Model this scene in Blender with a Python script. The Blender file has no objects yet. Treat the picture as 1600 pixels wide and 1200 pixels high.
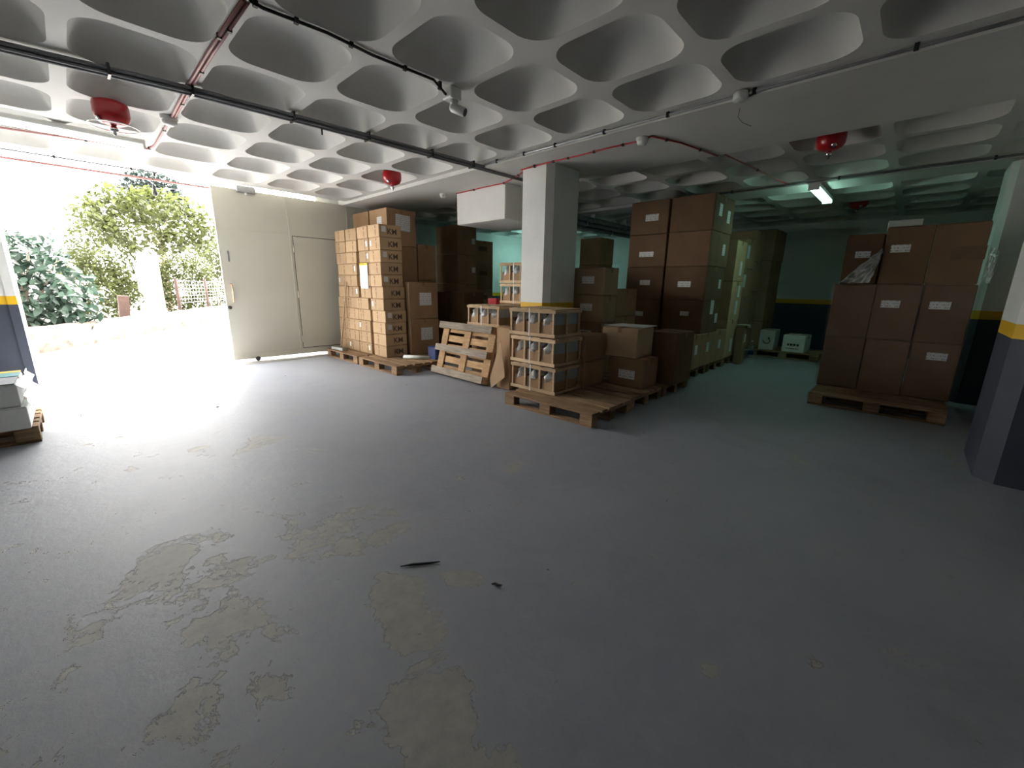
import bpy, math, random
from mathutils import Vector, Matrix, noise as mnoise
random.seed(7)
SC = bpy.context.scene
COL = SC.collection
# ------------------------------------------------------------------ camera
HC = 1.36
YAW, PITCH, ROLL, FPX = 0.7575, 0.233, 0.015, 645.8
fw = Vector((math.cos(YAW)*math.cos(PITCH), math.sin(YAW)*math.cos(PITCH), -math.sin(PITCH)))
r0 = Vector((math.sin(YAW), -math.cos(YAW), 0)); u0 = r0.cross(fw)
rt = math.cos(ROLL)*r0 + math.sin(ROLL)*u0
up = -math.sin(ROLL)*r0 + math.cos(ROLL)*u0
cd = bpy.data.cameras.new('camera'); cam = bpy.data.objects.new('camera', cd); COL.objects.link(cam)
cd.sensor_fit = 'HORIZONTAL'; cd.sensor_width = 36.0; cd.lens = FPX/1600*36.0
cd.clip_start = 0.05; cd.clip_end = 300
M = Matrix((rt, up, -fw)).transposed().to_4x4(); M.translation = Vector((0, 0, HC)); cam.matrix_world = M
SC.camera = cam
# ------------------------------------------------------------------ world, sun, exposure
wd = bpy.data.worlds.new('sky'); SC.world = wd; wd.use_nodes = True
bg = wd.node_tree.nodes['Background']; bg.inputs[0].default_value = (1.0, 0.985, 0.96, 1); bg.inputs[1].default_value = 14.0
sd = bpy.data.lights.new('sun', 'SUN'); sd.energy = 46.0; sd.angle = math.radians(14.0); sd.color = (1.0, 0.955, 0.88)
sun = bpy.data.objects.new('sun', sd); COL.objects.link(sun); sun.location = (0, 30, 40)
sun.rotation_euler = Vector((-0.24, -0.62, -0.75)).to_track_quat('-Z', 'Y').to_euler()
SC.cycles.adaptive_threshold = 0.03; SC.cycles.max_bounces = 6; SC.cycles.diffuse_bounces = 4; SC.cycles.glossy_bounces = 3; SC.cycles.transmission_bounces = 3; SC.cycles.caustics_reflective = False; SC.cycles.caustics_refractive = False
vs = SC.view_settings; vs.view_transform = 'Standard'; vs.look = 'None'; vs.gamma = 1.0; vs.use_curve_mapping = False
vs.exposure = 0.45
# ------------------------------------------------------------------ materials
def newmat(name):
    m = bpy.data.materials.new(name); m.use_nodes = True
    nt = m.node_tree; b = nt.nodes['Principled BSDF']; return m, nt, b
def N(nt, t, **kw):
    n = nt.nodes.new(t)
    for k, v in kw.items():
        if k.startswith('_'): setattr(n, k[1:], v)
        else: n.inputs[k].default_value = v
    return n
def L(nt, a, b): nt.links.new(a, b)
def ramp(nt, fac, stops):
    r = nt.nodes.new('ShaderNodeValToRGB'); e = r.color_ramp.elements
    e[0].position, e[0].color = stops[0][0], (*stops[0][1], 1)
    e[1].position, e[1].color = stops[-1][0], (*stops[-1][1], 1)
    for p, c in stops[1:-1]:
        x = e.new(p); x.color = (*c, 1)
    L(nt, fac, r.inputs[0]); return r.outputs[0]
def mixc(nt, fac, a, b, mode='MIX'):
    m = nt.nodes.new('ShaderNodeMix'); m.data_type = 'RGBA'; m.blend_type = mode
    for s, v in ((m.inputs[0], fac), (m.inputs[6], a), (m.inputs[7], b)):
        if hasattr(v, 'is_linked') or hasattr(v, 'links'): L(nt, v, s)
        else: s.default_value = v if not isinstance(v, tuple) else (*v, 1)
    return m.outputs[2]
def math_(nt, op, a, b=None, c=None):
    m = nt.nodes.new('ShaderNodeMath'); m.operation = op
    for i, v in enumerate((a, b, c)):
        if v is None: continue
        if hasattr(v, 'links'): L(nt, v, m.inputs[i])
        else: m.inputs[i].default_value = v
    return m.outputs[0]
def noisef(nt, scale, detail=3, rough=.55, vec=None, dist=0):
    n = N(nt, 'ShaderNodeTexNoise', Scale=scale, Detail=detail, Roughness=rough, Distortion=dist)
    if vec is not None: L(nt, vec, n.inputs['Vector'])
    return n.outputs['Fac']
def bump(nt, b, h, strength=.3, dist=.01):
    n = N(nt, 'ShaderNodeBump', Strength=strength, Distance=dist); L(nt, h, n.inputs['Height']); L(nt, n.outputs[0], b.inputs['Normal'])
def objco(nt): return nt.nodes.new('ShaderNodeTexCoord').outputs['Object']
def posn(nt): return nt.nodes.new('ShaderNodeNewGeometry').outputs['Position']
def simple(name, col, rough=.6, metal=0, var=.12, nscale=8, bstr=0, spec=.4, emis=None, estr=0):
    m, nt, b = newmat(name)
    co = objco(nt); f = noisef(nt, nscale, 4, .6, co)
    c = ramp(nt, f, [(.3, tuple(x*(1-var) for x in col)), (.7, tuple(min(1, x*(1+var)) for x in col))])
    L(nt, c, b.inputs['Base Color']); b.inputs['Roughness'].default_value = rough; b.inputs['Metallic'].default_value = metal
    b.inputs['Specular IOR Level'].default_value = spec
    if bstr: bump(nt, b, f, bstr, .01)
    if emis: b.inputs['Emission Color'].default_value = (*emis, 1); b.inputs['Emission Strength'].default_value = estr
    return m
MAT = {}
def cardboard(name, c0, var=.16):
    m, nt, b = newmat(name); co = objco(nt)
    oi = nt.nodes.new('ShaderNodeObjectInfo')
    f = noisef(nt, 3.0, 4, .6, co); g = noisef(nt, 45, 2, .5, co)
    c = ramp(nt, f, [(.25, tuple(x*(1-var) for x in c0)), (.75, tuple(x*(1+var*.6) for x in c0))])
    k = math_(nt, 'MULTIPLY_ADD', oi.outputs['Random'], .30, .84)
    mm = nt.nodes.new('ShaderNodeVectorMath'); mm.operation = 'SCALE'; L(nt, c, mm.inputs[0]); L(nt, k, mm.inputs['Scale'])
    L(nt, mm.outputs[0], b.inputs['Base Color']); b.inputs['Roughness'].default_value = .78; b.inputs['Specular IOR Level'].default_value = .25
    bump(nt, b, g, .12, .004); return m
MAT['card'] = cardboard('cardboard', (.40, .255, .145))
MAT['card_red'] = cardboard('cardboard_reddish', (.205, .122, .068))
MAT['card_light'] = cardboard('cardboard_light', (.52, .36, .215))
MAT['card_white'] = cardboard('white_cardboard', (.74, .76, .74), .05)
MAT['card_grey'] = cardboard('grey_cardboard', (.36, .38, .41), .08)
def wood(name, ca, cb):
    m, nt, b = newmat(name); co = objco(nt)
    mp = N(nt, 'ShaderNodeMapping'); mp.inputs['Scale'].default_value = (26, 2.4, 26); L(nt, co, mp.inputs[0])
    f = noisef(nt, 1.6, 5, .65, mp.outputs[0], .6); g = noisef(nt, 2.2, 3, .6, co)
    oi = nt.nodes.new('ShaderNodeObjectInfo')
    c = ramp(nt, f, [(.3, ca), (.72, cb)])
    k = math_(nt, 'MULTIPLY_ADD', oi.outputs['Random'], .45, .72)
    k2 = math_(nt, 'MULTIPLY', k, math_(nt, 'MULTIPLY_ADD', g, .7, .62))
    mm = nt.nodes.new('ShaderNodeVectorMath'); mm.operation = 'SCALE'; L(nt, c, mm.inputs[0]); L(nt, k2, mm.inputs['Scale'])
    L(nt, mm.outputs[0], b.inputs['Base Color']); b.inputs['Roughness'].default_value = .82; b.inputs['Specular IOR Level'].default_value = .2
    bump(nt, b, f, .35, .004); return m
MAT['wood'] = wood('pallet_wood', (.23, .14, .08), (.44, .295, .175))
MAT['wood_new'] = wood('crate_wood', (.52, .355, .205), (.76, .57, .37))
MAT['wood_grey'] = wood('weathered_wood', (.22, .185, .15), (.44, .37, .295))
MAT['wood_pine'] = wood('pine_boards', (.38, .235, .12), (.60, .40, .22))
# painted concrete wall: white, yellow stripe, dark blue dado
def wallpaint():
    m, nt, b = newmat('painted_wall'); p = posn(nt)
    sx = nt.nodes.new('ShaderNodeSeparateXYZ'); L(nt, p, sx.inputs[0]); z = sx.outputs[2]
    f = noisef(nt, 2.2, 5, .6, p); g = noisef(nt, 30, 3, .6, p)
    wht = ramp(nt, f, [(.3, (.66, .66, .635)), (.7, (.75, .745, .72))])
    yel = ramp(nt, f, [(.3, (.66, .39, .012)), (.7, (.78, .47, .02))])
    nav = ramp(nt, f, [(.3, (.040, .046, .066)), (.7, (.060, .068, .092))])
    c = mixc(nt, math_(nt, 'GREATER_THAN', z, 1.05), nav, yel)
    c = mixc(nt, math_(nt, 'GREATER_THAN', z, 1.152), c, wht)
    L(nt, c, b.inputs['Base Color']); b.inputs['Roughness'].default_value = .55; b.inputs['Specular IOR Level'].default_value = .35
    bump(nt, b, g, .12, .004); return m
MAT['wall'] = wallpaint()
MAT['white'] = simple('white_plaster', (.70, .69, .66), .8, var=.05, nscale=2.5, bstr=.05, spec=.25)
def coffer_mat():
    m, nt, b = newmat('painted_concrete_ceiling'); p = posn(nt)
    f = noisef(nt, 1.3, 5, .6, p); g = noisef(nt, 26, 3, .65, p)
    sp = noisef(nt, 9.0, 6, .75, p)
    c = ramp(nt, f, [(.28, (.60, .59, .555)), (.72, (.69, .68, .645))])
    c = mixc(nt, ramp(nt, sp, [(.70, (0, 0, 0)), (.76, (.5, .5, .5))]), c, (.36, .345, .31))
    L(nt, c, b.inputs['Base Color']); b.inputs['Roughness'].default_value = .8; b.inputs['Specular IOR Level'].default_value = .2
    bump(nt, b, g, .2, .004); return m
MAT['ceil'] = coffer_mat()
def floor_mat():
    m, nt, b = newmat('worn_painted_floor'); p = posn(nt)
    warp = N(nt, 'ShaderNodeTexNoise', Scale=2.3, Detail=4, Roughness=.6); L(nt, p, warp.inputs['Vector'])
    n1 = noisef(nt, 3.2, 7, .68, p, .4)        # chip outline
    n2 = noisef(nt, .55, 3, .5, p)
    n3 = noisef(nt, 14, 6, .7, p)
    # worn areas: (x, y, rx, ry, angle deg, gain)
    areas = [(.80, 1.42, .13, .24, -14, .34), (.74, 1.18, .17, .27, -20, .36), (.63, .92, .17, .29, -20, .36), (.52, .62, .17, .32, -20, .36), (1.08, 1.33, .06, .10, 40, .28),
             (.45, 2.25, .72, .42, -28, .20), (.95, 2.05, .36, .28, -35, .20), (.20, 1.65, .32, .6, -15, .19), (.05, 1.1, .25, .45, -10, .17), (.75, 4.0, .55, .30, -18, .13), (.3, 4.0, .28, .22, 0, .13), (1.3, 3.6, .3, .2, 0, .09),
             (2.11, 1.98, .13, .05, 20, .22), (1.41, .32, .06, .05, 0, .26), (4.95, -.47, .30, .06, 5, .30), (.5, 3.1, .7, .4, -20, .07), (-.3, 2.2, .4, 1.0, 0, .08)]
    acc = None
    for (x, y, rx, ry, a, gn) in areas:
        mp = N(nt, 'ShaderNodeMapping'); mp.vector_type = 'TEXTURE'
        mp.inputs['Location'].default_value = (x, y, 0); mp.inputs['Rotation'].default_value = (0, 0, math.radians(a)); mp.inputs['Scale'].default_value = (rx, ry, 1)
        L(nt, p, mp.inputs[0])
        vl = nt.nodes.new('ShaderNodeVectorMath'); vl.operation = 'LENGTH'; L(nt, mp.outputs[0], vl.inputs[0])
        mr = nt.nodes.new('ShaderNodeMapRange'); mr.interpolation_type = 'SMOOTHSTEP'
        mr.inputs[1].default_value = 1.35; mr.inputs[2].default_value = .35; mr.inputs[3].default_value = 0; mr.inputs[4].default_value = gn
        L(nt, vl.outputs['Value'], mr.inputs[0])
        acc = mr.outputs[0] if acc is None else math_(nt, 'MAXIMUM', acc, mr.outputs[0])
    n4 = noisef(nt, 21, 5, .7, p)
    n1 = math_(nt, 'ADD', math_(nt, 'MULTIPLY_ADD', n1, 1.25, -.125), math_(nt, 'MULTIPLY_ADD', n4, .26, -.13))
    tot = math_(nt, 'ADD', n1, acc)
    worn = ramp(nt, tot, [(.685, (0, 0, 0)), (.700, (1, 1, 1))])
    scuff = ramp(nt, math_(nt, 'ADD', math_(nt, 'MULTIPLY', n3, .6), math_(nt, 'MULTIPLY', tot, .55)), [(.52, (0, 0, 0)), (.86, (1, 1, 1))])
    paint = ramp(nt, n2, [(.3, (.288, .305, .352)), (.7, (.342, .362, .410))])
    paint = mixc(nt, math_(nt, 'MULTIPLY', scuff, .55), paint, (.40, .40, .395))
    sm = noisef(nt, 1.4, 6, .7, p, .8)
    paint = mixc(nt, ramp(nt, sm, [(.55, (0, 0, 0)), (.75, (.35, .35, .35))]), paint, (.20, .21, .225))
    conc = ramp(nt, n3, [(.3, (.310, .308, .286)), (.7, (.415, .41, .382))])
    c = mixc(nt, worn, paint, conc)
    L(nt, c, b.inputs['Base Color'])
    rr = math_(nt, 'MULTIPLY_ADD', n3, .25, .42)
    L(nt, math_(nt, 'ADD', rr, math_(nt, 'MULTIPLY', worn, .06)), b.inputs['Roughness']); b.inputs['Specular IOR Level'].default_value = .45
    h = math_(nt, 'ADD', math_(nt, 'MULTIPLY', worn, -.45), math_(nt, 'MULTIPLY', n3, .35))
    bump(nt, b, h, .9, .012); return m
MAT['floor'] = floor_mat()
MAT['gate'] = simple('gate_paint', (.60, .585, .505), .5, var=.04, nscale=1.2)
MAT['gate_dk'] = simple('gate_seam', (.16, .155, .14), .7)
MAT['metal'] = simple('galvanised_metal', (.42, .43, .44), .42, .7, .1)
MAT['metal_dk'] = simple('dark_steel', (.07, .07, .075), .5, .3)
MAT['black'] = simple('black_plastic', (.012, .012, .014), .4, spec=.5)
MAT['cable_dk'] = simple('dark_conduit', (.20, .205, .21), .55, .0)
MAT['cable_pk'] = simple('pink_cable', (.42, .20, .19), .5)
MAT['cable_red'] = simple('red_cable', (.45, .03, .03), .45)
MAT['plastic_w'] = simple('white_plastic', (.72, .72, .69), .35, var=.03)
MAT['red'] = simple('red_enamel', (.42, .008, .014), .28, var=.06, spec=.6)
MAT['chrome'] = simple('chrome', (.72, .72, .72), .18, 1.0)
MAT['navy'] = simple('blue_plastic', (.03, .05, .16), .5)
MAT['yellow'] = simple('yellow_print', (.72, .52, .03), .6)
MAT['teal'] = simple('teal_sheet', (.05, .30, .33), .5)
MAT['ink'] = simple('black_ink', (.10, .072, .052), .8)
MAT['ink_f'] = simple('faded_ink', (.17, .105, .062), .8)
MAT['paper'] = simple('white_paper', (.80, .81, .80), .65, var=.03)
def label_mat():
    m, nt, b = newmat('printed_label'); co = objco(nt)
    sx = nt.nodes.new('ShaderNodeSeparateXYZ'); L(nt, co, sx.inputs[0])
    row = math_(nt, 'SINE', math_(nt, 'MULTIPLY', sx.outputs[2], 190.0))
    h = math_(nt, 'ADD', sx.outputs[0], sx.outputs[1])
    cb = nt.nodes.new('ShaderNodeCombineXYZ'); L(nt, math_(nt, 'MULTIPLY', h, 70), cb.inputs[0]); L(nt, math_(nt, 'FLOOR', math_(nt, 'MULTIPLY', sx.outputs[2], 30.2)), cb.inputs[1])
    w = noisef(nt, 1.0, 1, .5, cb.outputs[0])
    k = math_(nt, 'MULTIPLY', math_(nt, 'GREATER_THAN', row, .25), math_(nt, 'GREATER_THAN', w, .53))
    c = mixc(nt, math_(nt, 'MULTIPLY', k, .7), (.80, .81, .80), (.10, .10, .11))
    L(nt, c, b.inputs['Base Color']); b.inputs['Roughness'].default_value = .5; return m
MAT['label'] = label_mat()
def tape_mat():
    m, nt, b = newmat('packing_tape'); b.inputs['Base Color'].default_value = (.36, .22, .11, 1); b.inputs['Roughness'].default_value = .22; return m
MAT['tape'] = tape_mat()
def film_mat(name, col, alpha, rough, scale=9):
    m, nt, b = newmat(name); co = objco(nt); f = noisef(nt, scale, 4, .6, co, 1.2)
    b.inputs['Base Color'].default_value = (*col, 1); b.inputs['Roughness'].default_value = rough; b.inputs['Specular IOR Level'].default_value = .8
    L(nt, ramp(nt, f, [(.35, (alpha*.5,)*3), (.7, (min(1, alpha*1.5),)*3)]), b.inputs['Alpha']); bump(nt, b, f, 1.0, .02); return m
MAT['film'] = film_mat('stretch_film', (.55, .56, .56), .09, .16, 5)
MAT['bag'] = film_mat('plastic_bag', (.88, .90, .92), 1.1, .25)
MAT['wrap'] = film_mat('loose_wrap', (.86, .90, .90), .55, .07, 5)
def emit(name, col, s):
    m, nt, b = newmat(name); b.inputs['Base Color'].default_value = (.8, .8, .8, 1)
    b.inputs['Emission Color'].default_value = (*col, 1); b.inputs['Emission Strength'].default_value = s; return m
MAT['tube_left'] = emit('lit_tube_day', (.93, 1.0, .97), 9)
MAT['tube_right'] = emit('lit_tube_green', (.50, 1.0, .80), 16)
MAT['tube_back'] = emit('lit_tube_cyan', (.47, 1.0, .88), 36)
MAT['asphalt'] = simple('sunlit_road', (.36, .355, .34), .9, var=.12, nscale=1.5, bstr=.2)
MAT['stone'] = simple('rubble_stone', (.13, .11, .09), .9, var=.5, nscale=6, bstr=.8)
MAT['bark'] = simple('bark', (.20, .16, .12), .9, var=.3, nscale=7, bstr=.6)
MAT['bark_dark'] = simple('dark_bark', (.05, .028, .022), .9, var=.3)
MAT['bark_pale'] = simple('pale_bark', (.62, .60, .55), .85, var=.12, nscale=4, bstr=.4)
def leafm(name, c, tr=.35):
    m, nt, b = newmat(name); oi = nt.nodes.new('ShaderNodeObjectInfo'); p = posn(nt)
    f = noisef(nt, 2.0, 3, .6, p)
    cc = ramp(nt, f, [(.3, tuple(x*.62 for x in c)), (.7, tuple(x*1.35 for x in c))])
    L(nt, cc, b.inputs['Base Color']); b.inputs['Roughness'].default_value = .5; b.inputs['Specular IOR Level'].default_value = .3
    t = nt.nodes.new('ShaderNodeBsdfTranslucent'); L(nt, cc, t.inputs[0])
    mx = nt.nodes.new('ShaderNodeMixShader'); mx.inputs[0].default_value = tr
    L(nt, b.outputs[0], mx.inputs[1]); L(nt, t.outputs[0], mx.inputs[2]); L(nt, mx.outputs[0], nt.nodes['Material Output'].inputs[0]); return m
MAT['leaf_dk'] = leafm('shrub_leaf', (.027, .050, .034))
MAT['leaf_mid'] = leafm('tree_leaf', (.060, .070, .021))
MAT['leaf_cool'] = leafm('cool_leaf', (.016, .026, .022))
MAT['glass'] = film_mat('clear_bottle', (.6, .68, .72), .35, .08)
# ------------------------------------------------------------------ mesh helpers
class MB:
    def __init__(s): s.v = []; s.f = []; s.sm = []
    def add(s, vs_, fs_, smooth=False, M=None):
        o = len(s.v)
        s.v += [tuple(M @ Vector(q)) if M else tuple(q) for q in vs_]
        s.f += [tuple(i+o for i in f) for f in fs_]; s.sm += [smooth]*len(fs_); return s
    def box(s, x0, y0, z0, x1, y1, z1, c=0.0, M=None):
        if c <= 0:
            v = [(x0,y0,z0),(x1,y0,z0),(x1,y1,z0),(x0,y1,z0),(x0,y0,z1),(x1,y0,z1),(x1,y1,z1),(x0,y1,z1)]
            return s.add(v, [(3,2,1,0),(4,5,6,7),(0,1,5,4),(1,2,6,5),(2,3,7,6),(3,0,4,7)], False, M)
        X, Y, Z = (x0, x1), (y0, y1), (z0, z1); v = []; idx = {}
        for i in (0, 1):
            for j in (0, 1):
                for k in (0, 1):
                    sg = lambda q: c if q == 0 else -c
                    for a, p in enumerate(((X[i], Y[j]+sg(j), Z[k]+sg(k)), (X[i]+sg(i), Y[j], Z[k]+sg(k)), (X[i]+sg(i), Y[j]+sg(j), Z[k]))):
                        idx[i, j, k, a] = len(v); v.append(p)
        F = []
        for i in (0, 1):
            q = [idx[i,0,0,0], idx[i,1,0,0], idx[i,1,1,0], idx[i,0,1,0]]; F.append(tuple(q if i else q[::-1]))
            q = [idx[0,i,0,1], idx[0,i,1,1], idx[1,i,1,1], idx[1,i,0,1]]; F.append(tuple(q if i else q[::-1]))
            q = [idx[0,0,i,2], idx[1,0,i,2], idx[1,1,i,2], idx[0,1,i,2]]; F.append(tuple(q if i else q[::-1]))
        for a in (0, 1):
            for b_ in (0, 1):
                q = [idx[0,a,b_,1], idx[1,a,b_,1], idx[1,a,b_,2], idx[0,a,b_,2]]; F.append(tuple(q if (a == b_) else q[::-1]))
                q = [idx[a,0,b_,0], idx[a,1,b_,0], idx[a,1,b_,2], idx[a,0,b_,2]]; F.append(tuple(q[::-1] if (a == b_) else q))
                q = [idx[a,b_,0,0], idx[a,b_,1,0], idx[a,b_,1,1], idx[a,b_,0,1]]; F.append(tuple(q if (a == b_) else q[::-1]))
        for i in (0, 1):
            for j in (0, 1):
                for k in (0, 1):
                    q = [idx[i,j,k,0], idx[i,j,k,1], idx[i,j,k,2]]; F.append(tuple(q if (i+j+k) % 2 else q[::-1]))
        return s.add(v, F, False, M)
    def tube(s, pts, r, n=8, cap=True):
        pts = [Vector(p) for p in pts]; rings = []; o = len(s.v)
        for i, p in enumerate(pts):
            d = (pts[min(i+1, len(pts)-1)]-pts[max(i-1, 0)]).normalized()
            a = Vector((0, 0, 1)) if abs(d.z) < .9 else Vector((1, 0, 0))
            e1 = d.cross(a).normalized(); e2 = d.cross(e1)
            rr = r[i] if isinstance(r, (list, tuple)) else r
            s.v += [tuple(p + rr*(math.cos(2*math.pi*k/n)*e1+math.sin(2*math.pi*k/n)*e2)) for k in range(n)]
        for i in range(len(pts)-1):
            for k in range(n):
                s.f.append((o+i*n+k, o+i*n+(k+1) % n, o+(i+1)*n+(k+1) % n, o+(i+1)*n+k)); s.sm.append(True)
        if cap:
            s.f.append(tuple(o+k for k in range(n))[::-1]); s.sm.append(False)
            s.f.append(tuple(o+(len(pts)-1)*n+k for k in range(n))); s.sm.append(False)
        return s
    def lathe(s, prof, n=20, c=(0, 0, 0), M=None):
        v = []; F = []
        for (r, z) in prof: v += [(c[0]+r*math.cos(2*math.pi*k/n), c[1]+r*math.sin(2*math.pi*k/n), c[2]+z) for k in range(n)]
        for i in range(len(prof)-1):
            for k in range(n): F.append((i*n+k, i*n+(k+1) % n, (i+1)*n+(k+1) % n, (i+1)*n+k))
        return s.add(v, F, True, M)
    def prism(s, poly, z0, z1, M=None):
        n = len(poly); v = [(x, y, z0) for x, y in poly]+[(x, y, z1) for x, y in poly]
        F = [tuple(range(n))[::-1], tuple(range(n, 2*n))]+[(i, (i+1) % n, n+(i+1) % n, n+i) for i in range(n)]
        return s.add(v, F, False, M)
    def mesh(s, name, mat):
        me = bpy.data.meshes.new(name); me.from_pydata(s.v, [], s.f)
        me.polygons.foreach_set('use_smooth', s.sm); me.materials.append(mat if not isinstance(mat, str) else MAT[mat]); me.update(); return me
    def build(s, name, mat, parent=None, loc=None, rot=None):
        return link(name, s.mesh(name, mat), parent, loc, rot)
def link(name, data, parent=None, loc=None, rot=None):
    o = bpy.data.objects.new(name, data); COL.objects.link(o)
    if parent: o.parent = parent
    if loc is not None: o.location = loc
    if rot is not None: o.rotation_euler = rot
    return o
def tag(o, label=None, cat=None, group=None, kind=None):
    if label: o['label'] = label
    if cat: o['category'] = cat
    if group: o['group'] = group
    if kind: o['kind'] = kind
    return o
def empty(name, loc, label, cat, rz=0, group=None):
    o = link(name, None, None, loc, (0, 0, rz)); o.empty_display_size = .1; return tag(o, label, cat, group)
def copy_tree(o, parent=None):
    c = o.copy(); COL.objects.link(c); c.parent = parent
    for ch in list(o.children): copy_tree(ch, c)
    return c
def struct(name, mb, mat, parent=None):
    o = mb.build(name, mat, parent)
    if not parent: o['kind'] = 'structure'
    return o
B = lambda *a, **k: MB().box(*a, **k)
ORD = ['first', 'second', 'third', 'fourth', 'fifth', 'sixth', 'seventh', 'eighth', 'ninth', 'tenth', 'eleventh']
# ------------------------------------------------------------------ shell
ZC = 2.86
XL, YB, XF, YR, YG, YT = -4.0, -4.5, 12.0, -1.15, 8.36, 9.5
struct('floor', MB().box(XL, YB, -.12, XF, YT, 0), 'floor')
struct('wall_left', B(XL-.2, YB, 0, XL, YG+.25, 3.1), 'wall')
struct('wall_back', B(XL-.2, YB-.2, 0, XF+.2, YB, 3.1), 'wall')
struct('wall_far', B(XF, YB, 0, XF+.2, YT+.2, 3.1), 'wall')
struct('wall_right', B(4.6, YR-.2, 0, XF, YR, 3.1), 'wall')
struct('wall_storage', MB().box(5.2, YT, 0, XF, YT+.2, 3.1), 'wall')
struct('wall_gate', MB().box(XL, YG, 0, -.44, YG+.25, 3.1).box(3.45, YG, 0, 5.4, YG+.25, 3.1).box(5.2, YG+.25, 0, 5.4, YT, 3.1).box(-.44, YG, 2.97, 3.45, YG+.25, 3.35), 'wall')
mb = MB(); mb.box(-1.5, 7.97, 0, -.44, YG, 2.86)
struct('wall_pier', mb, 'wall')
struct('trim_1', B(-.52, 7.945, 0, -.44, 7.97, 2.86), 'wall')          # corner pilaster of the opening
# columns with chamfered corners
def column(x0, y0, x1, y1, ch, z1):
    p = [(x0+ch, y0), (x1-ch, y0), (x1, y0+ch), (x1, y1-ch), (x1-ch, y1), (x0+ch*.25, y1), (x0, y1-ch*.25), (x0, y0+ch)]
    return MB().prism(p, 0, z1)
struct('column_1', column(4.22, 3.40, 4.88, 3.87, .075, 2.81), 'wall')
mb = MB(); c_ = .10
mb.prism([(4.45, -1.15), (5.35, -1.15), (5.35, -.55-c_), (5.35-c_, -.55), (4.45+c_, -.55), (4.45, -.55-c_)], 0, 2.81)
struct('column_2', mb, 'wall')
mb = MB(); mb.prism([(7.55, -1.15), (8.25, -1.15), (8.25, -.55-.06), (8.19, -.55), (7.61, -.55), (7.55, -.61)], 0, 2.81)
struct('column_3', mb, 'wall')
struct('bulkhead', B(4.60, 4.54, 2.32, 5.6, 5.65, 2.87, c=.012), 'white')
# ceiling: flat bands + coffers
cb = MB()
cb.box(3.88, YB, 2.81, 5.25, YT, 3.10)             # beam over the columns
cb.box(7.42, YB, 2.81, 7.98, YT, 3.10)             # second beam
cb.box(XL, 7.83, ZC, 3.88, 8.06, 3.10)             # edge by the gate
cb.box(XL, YB, ZC, 3.88, -.8, 3.10)
cb.box(XL, -.8, ZC, -2.69, 7.83, 3.10)
cb.box(5.25, YB, ZC, 7.42, -1.19, 3.10); cb.box(7.98, YB, ZC, XF, -1.19, 3.10)
cb.box(3.83, -.8, ZC, 3.88, 7.83, 3.1)
cb.box(XL-.2, YB-.2, 3.10, XF+.2, YG, 3.35)      # slab above
cb.box(5.2, YG, 3.10, XF+.2, YT+.2, 3.35)
ceil = struct('ceiling', cb, 'ceil')
DU, DV = .724, .82
def coffer_mesh(du, dv, w=.045, r=.19, D=.20):
    hx, hy = du/2-w, dv/2-w
    n = 64; rim = []; out = []
    # rounded rectangle rim, counter-clockwise
    def rr(t):
        # t in [0,4): one corner arc + side per unit
        pts = []
        return pts
    m = n//4
    for q in range(4):
        cx = (hx-r)*(1, -1, -1, 1)[q]; cy = (hy-r)*(1, 1, -1, -1)[q]; a0 = q*math.pi/2
        for k in range(m):
            # half of samples on arc, rest on side
            ka = int(m*.6)
            if k < ka: a = a0+math.pi/2*k/(ka-1); rim.append((cx+r*math.cos(a), cy+r*math.sin(a)))
            else:
                t = (k-ka+1)/(m-ka+1); a = a0+math.pi/2
                p0 = (cx+r*math.cos(a), cy+r*math.sin(a)); q2 = (q+1) % 4
                c2 = ((hx-r)*(1, -1, -1, 1)[q2], (hy-r)*(1, 1, -1, -1)[q2]); p1 = (c2[0]+r*math.cos(a), c2[1]+r*math.sin(a))
                rim.append((p0[0]+(p1[0]-p0[0])*t, p0[1]+(p1[1]-p0[1])*t))
    for (x, y) in rim:
        k = min((du/2)/max(abs(x), 1e-6), (dv/2)/max(abs(y), 1e-6)); out.append((x*k, y*k))
    n = len(rim); mb = MB()
    # rib underside with corners
    v = [(x, y, 0) for x, y in rim]+[(x, y, 0) for x, y in out]; F = []
    corners = []
    for i in range(n):
        j = (i+1) % n; F.append((i, j, n+j, n+i)[::-1])
        a, b_ = out[i], out[j]
        if abs(abs(a[0])-du/2) < 1e-5 and abs(abs(b_[1])-dv/2) < 1e-5 and not (abs(abs(a[1])-dv/2) < 1e-5) and not abs(abs(b_[0])-du/2) < 1e-5:
            v.append((math.copysign(du/2, a[0]), math.copysign(dv/2, b_[1]), 0)); F.append((n+i, n+j, len(v)-1))
        elif abs(abs(a[1])-dv/2) < 1e-5 and abs(abs(b_[0])-du/2) < 1e-5 and not (abs(abs(a[0])-du/2) < 1e-5) and not abs(abs(b_[1])-dv/2) < 1e-5:
            v.append((math.copysign(du/2, b_[0]), math.copysign(dv/2, a[1]), 0)); F.append((n+i, n+j, len(v)-1))
    mb.add(v, F)
    R = 11; v = []; F = []
    for k in range(R+1):
        t = k/R; s = 1-t; z = D*(1-s**4.2)**.9
        # towards the centre the outline turns into an ellipse
        for (x, y) in rim: v.append((x*s, y*s, z))
    for k in range(R-1):
        for i in range(n): F.append((k*n+i, k*n+(i+1) % n, (k+1)*n+(i+1) % n, (k+1)*n+i)[::-1])
    ci = len(v); v.append((0, 0, D))
    for i in range(n): F.append(((R-1)*n+i, (R-1)*n+(i+1) % n, ci)[::-1])
    mb.add(v, F, True)
    return mb.mesh('coffer', 'ceil')
cof = coffer_mesh(DU, DV)
X0, Y0 = 2.380, 2.907
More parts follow.
